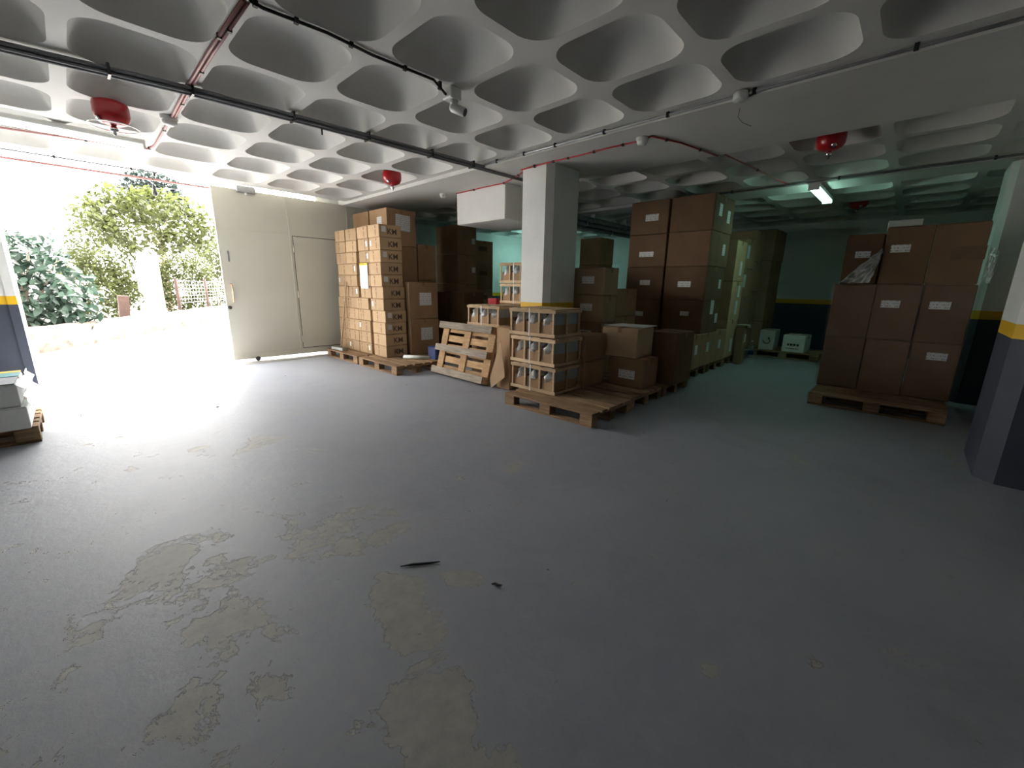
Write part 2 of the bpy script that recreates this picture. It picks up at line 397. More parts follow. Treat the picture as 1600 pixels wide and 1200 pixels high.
for i in range(-7, 2):
    for j in range(-4 if True else 0, 6):
        y = Y0+DV*(j+.5)
        if y < -.9 or y > 7.9: continue
        link('coffer', cof, ceil, (X0+DU*(i+.5), y, ZC))
YO = -1.19
for xs, xe in ((5.25, 7.42), (7.98, 12.0)):
    nx = 3 if xs < 6 else 5
    for i in range(nx):
        for j in range(13):
            x = xs+DU*(i+.5) if xs < 6 else xs+(12.0-7.98)/5*(i+.5)
            o = link('coffer', cof, ceil, (x, YO+DV*(j+.5), ZC))
            if xs > 6: o.scale.x = ((12.0-7.98)/5)/DU
# outside ground
struct('ground', MB().box(-40, YG+.25, -.30, 50, 90, -.015), 'asphalt')
struct('trim_2', B(-.44, YG-.39, -.02, 3.45, YG+.25, .004), 'asphalt')     # threshold strip
# ------------------------------------------------------------------ sliding gate
g = empty('sliding_gate', (1.79, 8.25, 0), 'beige steel sliding gate with a wicket door standing half open', 'gate')
GW = 3.2
B(0, -.02, .05, GW, .02, 2.82, c=.004).build('panel', 'gate', g)
for x in (1.10, 2.18): B(x-.012, -.028, .16, x+.012, -.02, 2.80).build('seam_strip', 'gate', g)
B(0, -.026, .05, GW, -.02, .15).build('kick_rail', 'gate', g)
B(0, -.027, 2.185, 1.10, -.02, 2.195).build('sheet_joint', 'gate', g)
wk = B(1.15, -.032, .17, 2.05, -.018, 2.16, c=.003).build('wicket_door', 'gate', g)
MB().box(1.135, -.024, .155, 1.148, -.019, 2.175).box(2.052, -.024, .155, 2.064, -.019, 2.175).box(1.135, -.024, 2.163, 2.064, -.019, 2.175).box(1.135, -.024, .155, 2.064, -.019, .168).build('shadow_gap', 'gate_dk', wk)
for z in (.33, 1.15, 1.95): MB().tube([(1.14, -.04, z-.06), (1.14, -.04, z+.06)], .011, 8).build('hinge', 'gate', wk)
MB().tube([(.10, -.02, 1.32), (.10, -.075, 1.30), (.10, -.08, 1.20), (.10, -.075, 1.06), (.10, -.02, 1.04)], .013, 8).build('pull_handle', 'wood_new', g)
MB().lathe([(.0, 0), (.028, 0), (.028, .012), (0, .012)], 16, M=Matrix.Translation((.04, -.02, .94)) @ Matrix.Rotation(math.pi/2, 4, 'X')).build('lock', 'metal_dk', g)
B(.10, -.032, 1.68, .13, -.02, 1.85, c=.004).build('bolt_plate', 'metal', g)
B(.35, -.06, 2.78, .62, .03, 2.88, c=.006).build('roller_box', 'metal', g)
MB().tube([(.48, -.04, 2.74), (.48, -.04, 2.78)], .018, 10).build('roller', 'plastic_w', g)
for x in (.36, 2.8): MB().tube([(x, -.03, .045), (x, .03, .045)], .04, 12).build('wheel', 'metal_dk', g)
tag(MB().box(-.44, 8.285, 2.775, 1.80, 8.315, 2.80).build('gate_track', 'cable_pk'), 'thin guide rail spanning the top of the open gateway', 'rail')
# ------------------------------------------------------------------ pallets
def make_pallet():
    root = empty('pallet', (0, 0, 0), 'p', 'pallet')
    # length along Y (1.2), width along X (0.8); origin at centre of base
    bw = (.145, .10, .145, .10, .145); xs = (-.3275, -.1625, 0, .1625, .3275)
    for x, w in zip(xs, bw): B(x-w/2, -.6, .122, x+w/2, .6, .144, c=.003).build('deck_board', 'wood', root)
    for y in (-.5275, 0, .5275): B(-.4, y-.0725, .100, .4, y+.0725, .122, c=.003).build('stringer_board', 'wood', root)
    for y in (-.5275, 0, .5275):
        for x in (-.35, 0, .35): B(x-.05, y-.0725, .022, x+.05, y+.0725, .100, c=.003).build('block', 'wood', root)
    for x in (-.35, 0, .35): B(x-.05, -.6, 0, x+.05, .6, .022, c=.003).build('bottom_board', 'wood', root)
    return root
PAL = make_pallet(); PUSED = [False]
def pallet(x, y, label, rz=0, loc=None, rot=None):
    o = PAL if not PUSED[0] else copy_tree(PAL); PUSED[0] = True
    o.location = loc or (x, y, 0); o.rotation_euler = rot or (0, 0, rz); o['label'] = label; o['group'] = 'wooden pallets'
    return o
pallet(3.76, 2.69, 'wooden pallet jutting out under the three front crates')
pallet(4.60, 2.72, 'wooden pallet under the brown cartons just behind the crates')
pallet(5.46, 2.72, 'wooden pallet under the narrow reddish carton right of the crates')
pallet(3.66, 6.10, 'empty-edged wooden pallet carrying the near half of the KM carton stack')
pallet(3.66, 7.36, 'wooden pallet by the gate under the far half of the KM stack')
pallet(4.50, 6.74, 'wooden pallet behind the KM stack under the tall brown cartons', rz=.0)
pallet(6.70, 2.90, 'wooden pallet under the tallest brown carton tower')
pallet(7.55, 2.90, 'wooden pallet under the back of the tallest carton tower')
pallet(8.40, 2.92, 'wooden pallet under the narrow carton column beyond the tower')
pallet(9.25, 3.05, 'wooden pallet beside the plastic bottle at the far end')
pallet(10.20, 1.74, 'wooden pallet under the two small white boxes')
pallet(6.68, .14, 'dark wooden pallet under the wrapped cartons on the right', loc=(6.50, .14, 0))
pallet(6.3, 7.75, 'wooden pallet in the dark corner behind the ceiling bulkhead', loc=(6.5, 7.72, 0))
# leaning pallet: underside towards the camera, long edge on the floor
a = math.radians(72)
lean = pallet(0, 0, 'wooden pallet standing on its long edge, leaning beside the column', loc=(3.83, 4.70, .428), rot=(0, math.radians(105), math.radians(-1.0)))
for ch in lean.children:
    ch.data = ch.data.copy(); ch.data.materials.clear()
    ch.data.materials.append(MAT['wood_grey' if ch.name.startswith('bottom_board') else 'wood_pine'])
pallet(0, 0, 'wooden pallet at the left edge under the white wrapped boxes', loc=(-.95, 5.62, 0), rot=(0, 0, math.pi/2))
# ------------------------------------------------------------------ cartons
def face_M(face, sx, sy, u, v, off):
    if face == '-X': return (-sx/2-off, u, v), 0
    if face == '+X': return (sx/2+off, u, v), 0
    if face == '-Y': return (u, -sy/2-off, v), 1
    return (u, sy/2+off, v), 1
def carton(x0, y0, z0, sx, sy, sz, label, mat='card', stickers=(), tape='y', name='carton', cat='box', group=None, rz=None, jit=.006, seam=True):
    rz = random.uniform(-.014, .014) if rz is None else rz
    cx, cy = x0+sx/2+random.uniform(-jit, jit), y0+sy/2+random.uniform(-jit, jit)
    mb = MB(); hx, hy = sx/2-.002, sy/2-.002; t = .006
    mb.box(-hx, -hy, 0, hx, hy, sz-t-.001, c=.007)
    if tape == 'y': mb.box(-hx+.002, -hy+.002, sz-t-.001, -.0025, hy-.002, sz-.001, c=.002).box(.0025, -hy+.002, sz-t-.001, hx-.002, hy-.002, sz-.001, c=.002)
    else: mb.box(-hx+.002, -hy+.002, sz-t-.001, hx-.002, -.0025, sz-.001, c=.002).box(-hx+.002, .0025, sz-t-.001, hx-.002, hy-.002, sz-.001, c=.002)
    o = mb.build(name, mat, None, (cx, cy, z0), (0, 0, rz)); tag(o, label, cat, group)
    w = .026; e = .0016
    if seam:
        tm = MB()
        if tape == 'y': tm.box(-w, -hy-e, sz-.001, w, hy+e, sz-.0005+e).box(-w, -hy-e, sz-.07, w, -hy, sz+e-.001).box(-w, hy, sz-.07, w, hy+e, sz+e-.001)
        else: tm.box(-hx-e, -w, sz-.001, hx+e, w, sz-.0005+e).box(-hx-e, -w, sz-.07, -hx, w, sz+e-.001).box(hx, -w, sz-.07, hx+e, w, sz+e-.001)
        tm.build('tape', 'tape', o)
    for s in stickers: sticker(o, sx, sy, *s)
    return o
def sticker(o, sx, sy, face, u, v, w, h, mat='label', nm='shipping_label', tilt=0):
    p, ax = face_M(face, sx, sy, u, v, .001)
    mb = MB()
    if ax == 0: mb.box(-.001, -w/2, -h/2, .001, w/2, h/2)
    else: mb.box(-w/2, -.001, -h/2, w/2, .001, h/2)
    q = mb.build(nm, mat, o, p, (tilt if ax == 0 else 0, tilt if ax else 0, 0)); return q
# lettering as mesh (built-in font)
def text_mesh(txt, size, extr=.0008):
    cu = bpy.data.curves.new('lettering', 'FONT'); cu.body = txt; cu.size = size; cu.extrude = extr; cu.offset = .0016; cu.align_x = 'CENTER'; cu.align_y = 'CENTER'
    ob = bpy.data.objects.new('lettering', cu); COL.objects.link(ob)
    dg = bpy.context.evaluated_depsgraph_get(); me = bpy.data.meshes.new_from_object(ob.evaluated_get(dg))
    bpy.data.objects.remove(ob); bpy.data.curves.remove(cu); return me
KM = text_mesh('KM', .125); KM.materials.clear(); KM.materials.append(MAT['ink'])
def arrow_mesh():
    mb = MB(); Z = lambda y0, z0, y1, z1: mb.box(-.001, y0, z0, .001, y1, z1)
    Z(-.006, .035, .006, .065); mb.add([(0-.001, -.016, .06), (-.001, .016, .06), (-.001, 0, .08)], [(0, 1, 2)])
    for k in range(4): Z(-.014, -.055+k*.018, .014, -.047+k*.018)
    Z(-.006, -.08, .006, -.066)
    return mb.mesh('handling_mark', 'ink_f')
ARW = arrow_mesh()
def mark(o, sx, u, v): link('handling_mark', ARW, o, (-sx/2-.0006, u, v))
LZ = [.146+.195*k for k in range(12)]
RK = ['front edge', 'second from the front edge', 'third from the front edge', 'gate end']
for k in range(11):
    low = k < 5
    rows = [(6.275, .425), (6.785, .43), (7.218, .43), (7.66, .34)] if low else [(6.315, .365), (6.684, .365), (7.165, .39), (7.558, .39)]
    if k == 5: rows[0] = (6.30, .38)
    for q, (y, w) in enumerate(rows):
        xx = 3.555 + random.uniform(-.012, .012) + (.012 if q >= 2 and not low else 0)
        if k >= 5 and q >= 2: y += -.004*(k-5)
        lab = 'small KM carton, %s layer up from the pallet, at the %s' % (ORD[k], RK[q]) if q in (0, 3) else 'small KM carton, %s layer up from the pallet, %s' % (ORD[k], RK[q])
        st = []
        if (k, q) in ((9, 1), (9, 0), (8, 1), (7, 2), (6, 3), (5, 2), (4, 3), (4, 0), (2, 1), (0, 1), (0, 2)):
            st.append(('-X', random.choice((-1, 1))*w*.33, .105, .05, .085, 'paper', 'shipping_label'))
        o = carton(xx, y, LZ[k], .405, w, .193, lab, 'card_light', st, 'y' if q % 2 else 'x', group='small KM cartons', seam=False, jit=.004)
        mark(o, .405, -w*.18 if random.random() < .5 else w*.1, .10)
        if low and q in (1, 2): mark(o, .405, w*.3, .10)
        if q == 0:
            t = link('lettering', KM, o, (.03, -w/2-.0012, .085), (math.pi/2, 0, 0)); t.rotation_euler = (math.pi/2, 0, 0)
            if k in (10, 8, 6, 3, 2): sticker(o, .405, w, '-Y', -.12, .12, .075, .085, 'paper')
# hanging note sheet with a yellow header
s = empty('note_sheet', (3.538, 6.865, 1.49), 'white notice sheet with yellow header hung on the KM stack', 'paper')
B(-.002, -.135, -.21, .002, .135, .21).build('page', 'paper', s)
B(-.0035, -.135, .175, -.002, .135, .21).build('header', 'yellow', s); MB().tube([(-.006, 0, .19), (-.002, 0, .19)], .008, 8).build('pin', 'black', s)
# leaning stick
st = MB().tube([(3.42, 7.72, .15), (3.535, 7.53, 1.39)], .013, 8).build('broom_stick', 'wood_new'); tag(st, 'thin wooden stick leaning against the KM carton stack', 'stick')
tag(MB().box(-.05, -.19, 0, .05, .19, .05, c=.004).build('grey_batten', 'metal', None, (3.36, 7.66, .146), (0, 0, .1)), 'short grey batten lying on the pallet beside the gate', 'batten')
tag(MB().tube([(3.72, 6.02, .178), (3.98, 5.66, .178)], .032, 12).build('cardboard_tube', 'plastic_w'), 'white tube lying on the pallet before the KM stack', 'tube')
# tall brown cartons behind the KM stack
for k in range(4):
    z = .146+.627*k
    for q, y in enumerate((6.86, 7.49)):
        stk = [('-X', -.05, .42, .16, .14)] if (k == 3 and q == 0) else []
        if k == 3 and q == 0: stk.append(('-Y', .02, .40, .30, .27, 'label', 'document_pouch', .04))
        carton(4.02, y, z, .60, .60, .625, 'large brown carton behind the KM stack, %s layer up, %s column' % (ORD[k], 'nearer' if q == 0 else 'gate side'), 'card', stk, group='large cartons behind the KM stack')
for k in range(3):
    carton(4.66, 6.90, .146+.65*k, .42, .58, .648, 'plain brown carton in the dark column right of the pouch carton, %s layer' % ORD[k], 'card', (), group='large cartons behind the KM stack')
for k in range(2):
    carton(4.0, 6.22, .146+.628*k, .60, .60, .626, ('lower' if k == 0 else 'upper') + ' brown carton with big white label right of KM stack', 'card',
           [('-Y', .03, .36 if k == 0 else .34, .25, .22)], 'y', group='cartons with large white labels')
# dark corner stacks
for k in range(2):
    for q in range(2):
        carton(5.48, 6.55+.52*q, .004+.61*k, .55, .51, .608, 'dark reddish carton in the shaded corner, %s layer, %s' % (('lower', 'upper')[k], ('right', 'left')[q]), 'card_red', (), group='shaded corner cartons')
for k in range(4):
    carton(6.08, 7.45, .146+.627*k, .55, .80, .625, 'carton of the dark column below the bulkhead, %s layer up' % ORD[k], 'card', [('-Y', .18, .30, .10, .12)] if k > 1 else [], group='dark column cartons')
    if k < 4: carton(6.68, 7.52, .146+.558*k, .54, .70, .556, 'carton beside the teal-lit wall, %s layer up' % ORD[k], 'card', [('-Y', -.05, .38, .26, .10, 'ink_f', 'print')], group='cartons beside the lit wall')
# small carton stack right of the column
for k in range(4):
    carton(5.0, 3.05, .146+.37*k, .37, .57, .368, 'carton with white label in the pile right of the column, %s layer up' % ORD[k], 'card_light' if k > 1 else 'card',
           [('-X', -.02, .20, .20, .10)], group='carton pile right of the column')
    if k < 3: carton(5.40, 3.07, .146+.40*k, .60, .52, .398, 'plain carton in shade behind the labelled pile, %s layer up' % ORD[k], 'card', (), group='shaded cartons behind the pile')
# A, B, C
for k in range(2):
    carton(4.17, 2.74, .146+.325*k, .46, .62, .323, ('lower' if k == 0 else 'upper') + ' brown carton directly behind the front crates', 'card', (), 'x')
bl = carton(4.66, 2.22, .146, .40, .49, .365, 'brown carton with white label standing on the pallet behind crates', 'card', [('-X', -.02, .16, .22, .11)], 'y')
bu = carton(4.65, 2.32, .513, .42, .50, .365, 'brown carton with raised white flap on top', 'card_light', (), 'x')
mb = MB(); mb.add([(-.10, -.26, .372), (.18, -.30, .385), (.16, .20, .380), (-.16, .26, .374), (-.10, -.26, .376), (.18, -.30, .389), (.16, .20, .384), (-.16, .26, .378)], [(0, 3, 2, 1), (4, 5, 6, 7), (0, 1, 5, 4), (1, 2, 6, 5), (2, 3, 7, 6), (3, 0, 4, 7)])
mb.build('loose_sheet', 'paper', bu)
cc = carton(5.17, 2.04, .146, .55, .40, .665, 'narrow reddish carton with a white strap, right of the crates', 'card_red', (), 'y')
B(-.280, .13, .0, -.2755, .145, .664).build('strap', 'plastic_w', cc)
# tallest tower
for q, (x, w) in enumerate(((6.20, .50), (6.715, .50), (7.235, .60))):
    carton(x, 2.28, .146, w, .60, .53, ('leftmost', 'middle', 'rightmost')[q] + ' of three low cartons with labels under the tall tower', 'card', [('-Y', .03, .30, .11, .15)], group='low labelled cartons')
carton(6.55, 2.92, .146, .75, .70, .53, 'shaded carton at the foot of the tall tower', 'card')
for k in range(4):
    z = .678+.508*k; h = .506
    stk = {0: [('-Y', .02, .40, .14, .22), ('-Y', .25, .22, .11, .15), ('-X', -.05, .30, .14, .07)], 1: [('-Y', .22, .25, .10, .14), ('-X', 0, .24, .20, .09)], 2: [('-Y', .18, .26, .12, .17)], 3: [('-Y', -.18, .30, .13, .17), ('-Y', .20, .24, .13, .18)]}[k]
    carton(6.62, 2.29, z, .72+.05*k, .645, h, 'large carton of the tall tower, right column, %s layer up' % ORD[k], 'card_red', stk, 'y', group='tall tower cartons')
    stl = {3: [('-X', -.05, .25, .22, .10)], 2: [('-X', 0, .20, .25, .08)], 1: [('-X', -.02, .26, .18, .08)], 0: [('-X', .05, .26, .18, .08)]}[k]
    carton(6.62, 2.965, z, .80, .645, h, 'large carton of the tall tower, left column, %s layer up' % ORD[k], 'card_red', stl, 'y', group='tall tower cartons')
# columns beyond the tower
for k in range(3):
    carton(7.92, 2.30, .146+.675*k, .58, .62, .673, 'carton with pale labels in the narrow column beyond the tower, %s layer up' % ORD[k], 'card_light', [('-Y', .05, .22, .13, .24), ('-Y', .10, .50, .12, .2)][:2 if k == 1 else 1], group='narrow column cartons')
for k in range(4):
    carton(8.85, 2.42, .146+.535*k, .70, .70, .533, 'olive-lit carton in the middle of the far row, %s layer up' % ORD[k], 'card', [('-Y', -.15, .30, .16, .24)] if k in (2, 3) else [], group='far row cartons')
    carton(9.62, 2.46, .146+.59*k, .62, .70, .588, 'carton next to the far dark pile, %s layer up' % ORD[k], 'card', (), group='far row cartons')
for k in range(4):
    carton(10.75, 2.38, .004+.66*k, .95, .75, .658, 'carton in the far dark pile against the end wall, %s layer up' % ORD[k], 'card', (), group='far dark pile cartons')
tag(MB().box(-.14, -.10, 0, .14, .10, .004).box(.13, -.10, -.05, .16, .10, .003).build('white_sheet', 'paper', None, (8.65, 2.34, .735), (0, .1, .1)), 'white sheet bent over the far low carton', 'paper') if False else None
fl = carton(8.38, 2.13, .004, .20, .13, .72, 'slim carton with bent white sheet on top near the bottle', 'card', [('-Y', .02, .48, .07, .15)])
MB().box(-.11, -.10, .722, .11, .08, .727).add([(.11, -.10, .722), (.11, .08, .722), (.19, .08, .66), (.19, -.10, .66)], [(0, 1, 2, 3)]).build('bent_sheet', 'paper', fl)
# little white boxes
w1 = carton(9.86, 1.94, .146, .55, .275, .395, 'small white box with dark logo print, left on far pallet', 'card_white', (), 'y', name='white_box', rz=.04)
w2 = carton(9.86, 1.39, .146, .50, .385, .335, 'small white box with dark lettering, right on far pallet', 'card_white', (), 'y', name='white_box', rz=-.05)
MB().tube([(-.279, .07, .19), (-.279, .03, .14), (-.279, -.03, .13), (-.279, -.06, .17), (-.279, -.05, .23)], .007, 6).build('logo_print', 'ink', w1)
B(-.279, -.05, .215, -.277, -.02, .26).build('logo_print', 'ink', w1)
for y0, y1 in ((.07, .10), (.01, .055), (-.045, 0), (-.10, -.06)): B(-.2535, y0, .125, -.2505, y1, .168).build('print', 'ink', w2)
B(-.2535, -.10, .065, -.2505, .12, .078).build('print', 'ink_f', w2)
# bottle
bt = empty('plastic_bottle', (9.42, 2.22, 0), 'clear plastic bottle with blue label on the far floor', 'bottle')
MB().lathe([(.0, .0), (.045, 0), (.05, .02), (.05, .20), (.035, .27), (.016, .31), (.016, .33)], 14).build('body', 'glass', bt)
MB().lathe([(.0515, .07), (.0515, .15)], 14).build('wrap_label', 'navy', bt); MB().lathe([(.02, .33), (.02, .355), (0, .355)], 12).build('cap', 'plastic_w', bt)
# right wrapped pallet load
XR = 6.10
def rload(x, y, z, sx, sy, sz, lab, stk=()): return carton(x, y, z, sx, sy, sz, lab, 'card_red', stk, 'y', group='wrapped load on the right')
XR = 6.72
pallet(0, 0, 'second dark pallet pushed behind the right-hand one', loc=(7.32, .14, 0))
for k, (zz) in enumerate((.146, .796)):
    for q, y in enumerate((-.485, -.072, .341)):
        pos = ('rightmost', 'middle', 'leftmost')[q]
        stk = []
        if k == 0 and q == 0: stk = [('-X', -.02, .50, .17, .085)]
        if k == 1 and q in (0, 1): stk = [('-X', .05, .42, .17, .085)]
        rload(XR, y, zz, .58, .41, .648, '%s carton in the %s layer of the right wrapped load' % (pos, ('bottom', 'second')[k]), stk)
rload(XR, -.475, 1.446, .58, .41, .645, 'right top carton of the wrapped load on the right', [('-X', -.08, .33, .26, .14, 'ink_f', 'print')])
rload(XR, -.060, 1.446, .58, .41, .645, 'middle top carton with label on the right wrapped load', [('-X', .06, .40, .17, .085)])
rload(XR+.22, .372, 1.446, .40, .36, .60, 'left top carton set back on the right wrapped load', [('-X', 0, .36, .15, .08)])
carton(XR+.35, .06, 2.094, .22, .32, .11, 'flat white box on top of the right wrapped load', 'card_white', (), 'y', name='white_box')
# stretch film around the two lower layers and the torn tail
def film(path, z0, z1, nz, amp, name, mat, label, cat):
    mb = MB(); v = []; F = []; n = len(path)
    for k in range(nz+1):
        z = z0+(z1-z0)*k/nz
        for i, (x, y) in enumerate(path):
            a = amp*(mnoise.noise((x*5, y*5, z*4))+.4*mnoise.noise((x*14, y*14, z*9)))
            v.append((x+a-.014, y+(a*.7), z))
    for k in range(nz):
        for i in range(n-1): F.append((k*n+i, k*n+i+1, (k+1)*n+i+1, (k+1)*n+i))
    mb.add(v, F, True); o = mb.build(name, mat); tag(o, label, cat); return o
path = [(XR+.55-.55*t/8, .775) for t in range(9)]+[(XR-.014, .775-1.28*t/26) for t in range(27)]+[(XR+.55*t/8, -.512) for t in range(9)]
film(path, .15, 1.455, 22, .006, 'stretch_film', 'film', 'clear stretch film wound around the right-hand carton load', 'film')
def crumple(name, corners, nu, nv, amp, mat, label=None, cat=None, parent=None, seed=0):
    a, b_, c, d = [Vector(q) for q in corners]; nrm = (b_-a).cross(d-a).normalized(); v = []; F = []
    for j in range(nv+1):
        for i in range(nu+1):
            s, t = i/nu, j/nv; p = (a*(1-s)+b_*s)*(1-t)+(d*(1-s)+c*s)*t
            h = mnoise.noise((s*5+seed, t*5, seed))+.6*abs(mnoise.noise((s*12, t*12+seed, 3)))+.35*abs(mnoise.noise((s*27, t*9+seed, 7)))
            v.append(tuple(p+nrm*h*amp))
    for j in range(nv):
        for i in range(nu): q = j*(nu+1)+i; F.append((q, q+1, q+nu+2, q+nu+1))
    mb = MB().add(v, F, True); o = mb.build(name, mat, parent)
    if label: tag(o, label, cat)
    return o
crumple('torn_film', [(XR-.03, .71, 1.455), (XR-.06, .42, 1.46), (XR-.02, .345, 1.80), (XR-.01, .365, 1.86)], 30, 26, .07, 'wrap', 'torn shiny film tail on the left of the right load', 'film', seed=4)
crumple('torn_film', [(XR+.02, -.50, 1.46), (XR-.0, -.56, 1.46), (XR+.0, -.56, 1.78), (XR+.02, -.50, 1.84)], 12, 24, .04, 'wrap', 'shiny film scrap hanging at the right end of the load', 'film', seed=9)
# ------------------------------------------------------------------ crates
def make_crate():
    root = empty('wooden_crate', (0, 0, 0), 'c', 'crate')
    SX, SY, H, t = .52, .65, .295, .028
    x0, x1, y0, y1 = -SX/2, SX/2, -SY/2, SY/2
    for z in (0, H-t):
        for x in (x0, x1-.02): B(x, y0-.02, z, x+.02, y1+.02, z+t+.012, c=.002).build('rail', 'wood_new', root)
        for y in (y0, y1-.018): B(x0+.02, y, z, x1-.02, y+.018, z+t, c=.002).build('side_rail', 'wood_new', root)
    for x in (x0, x1-.018):
        for y in (y0+.0, y0+SY*.31, y0+SY*.66, y1-.024): B(x+.002, y, t, x+.018, y+.024, H-t, c=.002).build('post', 'wood_new', root)
    for y in (y0+.001, y1-.017): B(-.012, y, t, .012, y+.016, H-t, c=.002).build('side_post', 'wood_new', root)
    for i, y in enumerate((y0+.02, y0+.20, y0+.385, y0+.53)): B(x0-.005, y, H+.012, x1+.01, y+(.13, .12, .10, .09)[i], H+.020, c=.002).build('top_slat', 'wood_new', root)
    # cardboard trays inside, each with low front and a bag
    for i, (a0, a1) in enumerate(((y0+.028, y0+.20), (y0+.228, y0+.425), (y0+.455, y1-.028))):
        mb = MB(); h = .15-.012*i; xa, xb = x0+.026, x1-.026
        mb.box(xa, a0, t+.004, xa+.006, a1, t+h).box(xb-.006, a0, t+.004, xb, a1, t+h).box(xa, a0, t+.004, xb, a0+.006, t+h+.02).box(xa, a1-.006, t+.004, xb, a1, t+h+.02).box(xa, a0, t, xb, a1, t+.006)
        tr = mb.build('tray', 'card', root)
        mb = MB(); n = 12; m = 9; v = []; F = []
        for k in range(m+1):
            th = math.pi*(k/m)
            for q in range(n):
                ph = 2*math.pi*q/n; rr = 1+.35*mnoise.noise((math.cos(ph)*2+i*7, math.sin(ph)*2, th*1.6))
                v.append((.6*(xb-xa)/2*rr*math.sin(th)*math.cos(ph)-.122, (a0+a1)/2+(a1-a0)/2*.80*min(1.1, rr)*math.sin(th)*math.sin(ph), t+.15-.095*math.cos(th)*rr))
        for k in range(m):
            for q in range(n): F.append((k*n+q, k*n+(q+1) % n, (k+1)*n+(q+1) % n, (k+1)*n+q))
        mb.add(v, F, True).build('plastic_bag', 'bag', root)
    for y in (y0+.012,):
        B(x0+.03, y+.008, t+.11, -.018, y+.011, H-t-.004).build('side_sheet', 'card_grey', root); B(.018, y+.008, t+.11, x1-.03, y+.011, H-t-.004).build('side_sheet', 'card_grey', root)
        B(x0+.03, y+.012, t+.002, x1-.03, y+.016, t+.115).build('side_panel', 'card', root)
    sy = .02
    MB().box(x0-.004, sy, -.004, x0-.001, sy+.014, H+.022).box(x0-.004, sy, H+.020, x1+.004, sy+.014, H+.023).box(x1+.001, sy, -.004, x1+.004, sy+.014, H+.022).build('strap', 'plastic_w', root)
    return root
CR = make_crate(); CU = [False]
def crate(x, y, z, label, rz=0, sc=None):
    o = CR if not CU[0] else copy_tree(CR); CU[0] = True
    o.location = (x, y, z); o.rotation_euler = (0, 0, rz); o['label'] = label; o['group'] = 'slatted crates with bagged trays'
    if sc: o.scale = sc
    return o
crate(3.885, 3.11, .151, 'bottom slatted crate of the three stacked before the column', .01)
crate(3.885, 3.12, .475, 'middle slatted crate of the three stacked before the column', -.015)
crate(3.89, 3.15, .799, 'top slatted crate of the three stacked before the column', .02)
crate(4.27, 4.39, .800, 'single slatted crate above the leaning pallet', .01, (1, .97, .92))
crate(5.22, 4.66, 1.085, 'lower of two slatted crates left of the column', .0)
crate(5.22, 4.67, 1.409, 'upper of two slatted crates left of the column', .02)
# things around the crates
carton(3.86, 3.70, .004, .34, .25, .83, 'tall brown carton wedged between leaning pallet and crates', 'card', (), 'y', rz=0, jit=0)
carton(4.11, 4.09, .004, .62, .66, .785, 'brown carton hidden behind the leaning pallet', 'card', (), rz=0, jit=0)
carton(4.93, 4.30, .004, .58, .72, 1.078, 'brown carton under the two crates left of the column', 'card', (), rz=0, jit=0)
mb = MB(); P = [(3.80, 3.81, .66), (3.80, 3.725, .19), (3.775, 3.965, .003), (3.775, 3.985, .14)]
mb.add([*P, *[(x+.006, y+.002, z) for x, y, z in P]], [(0, 1, 2, 3), (7, 6, 5, 4), (0, 4, 5, 1), (1, 5, 6, 2), (2, 6, 7, 3), (3, 7, 4, 0)])
tag(mb.build('cardboard_flap', 'card_light'), 'loose pointed cardboard sheet leaning right of the leaning pallet', 'cardboard')
tag(B(-.05, -.075, 0, .05, .075, .09, c=.004).build('red_box', 'red', None, (4.40, 4.56, 1.088), (0, 0, .2)), 'small red box lying on the single crate', 'box')
tag(B(-.10, -.12, 0, .10, .12, .34, c=.02).build('blue_sack', 'navy', None, (4.19, 5.75, .004)), 'dark blue container on the floor between carton and leaning pallet', 'container')
# ------------------------------------------------------------------ left white stack
wl = carton(-1.55, 5.15, .146, 1.17, .72, .188, 'lower white box on the pallet at the left edge', 'card_white', (), 'x', name='white_box', rz=0, jit=0)
wu = carton(-1.575, 5.17, .336, 1.17, .70, .185, 'upper white box on the pallet at the left edge', 'card_white', (), 'x', name='white_box', rz=0, jit=0)
sh = empty('sheet_pile', (-.985, 5.52, .522), 'thin pile of coloured sheets on top of the left white boxes', 'sheets')
B(-.57, -.345, 0, .57, .345, .008).build('sheet', 'card_grey', sh); B(-.57, .25, .009, .575, .35, .014).build('sheet', 'yellow', sh); B(-.57, .02, .009, .575, .24, .013).build('sheet', 'teal', sh)
crumple('plastic_cover', [(-.355, 5.16, .31), (-.335, 5.88, .30), (-.375, 5.88, .55), (-.395, 5.15, .545)], 16, 10, .035, 'bag', 'crumpled clear plastic hanging over the left white boxes', 'plastic', seed=2)
# ------------------------------------------------------------------ ceiling services
def fluoro(x, y, z, length, tube, label, ax='x', group='fluorescent lamps'):
    r = empty('fluorescent_lamp', (x, y, z), label, 'lamp', 0 if ax == 'x' else math.pi/2, group)
    h = length/2
    B(-h, -.065, 0, h, .065, .05, c=.008).build('housing', 'plastic_w', r)
    for s in (-.035, .035): MB().tube([(-h+.03, s, -.022), (h-.03, s, -.022)], .015, 10).build('tube', tube, r)
    for s in (-1, 1): B(s*h-.012, -.065, -.045, s*h+.012, .065, .05, c=.004).build('end_cap', 'plastic_w', r)
    return r
fluoro(.20, 6.38, 2.79, 1.25, 'tube_left', 'bright fluorescent batten on the ceiling beside the open gateway')
fluoro(-1.15, 6.55, 2.79, 1.25, 'tube_left', 'fluorescent batten running off the left edge of view')
fluoro(7.85, 1.24, 2.735, 1.22, 'tube_right', 'lit fluorescent lamp over the aisle beyond the second beam')
fluoro(9.9, 8.3, 2.79, 1.22, 'tube_back', 'fluorescent lamp hidden behind the column lighting the teal wall')
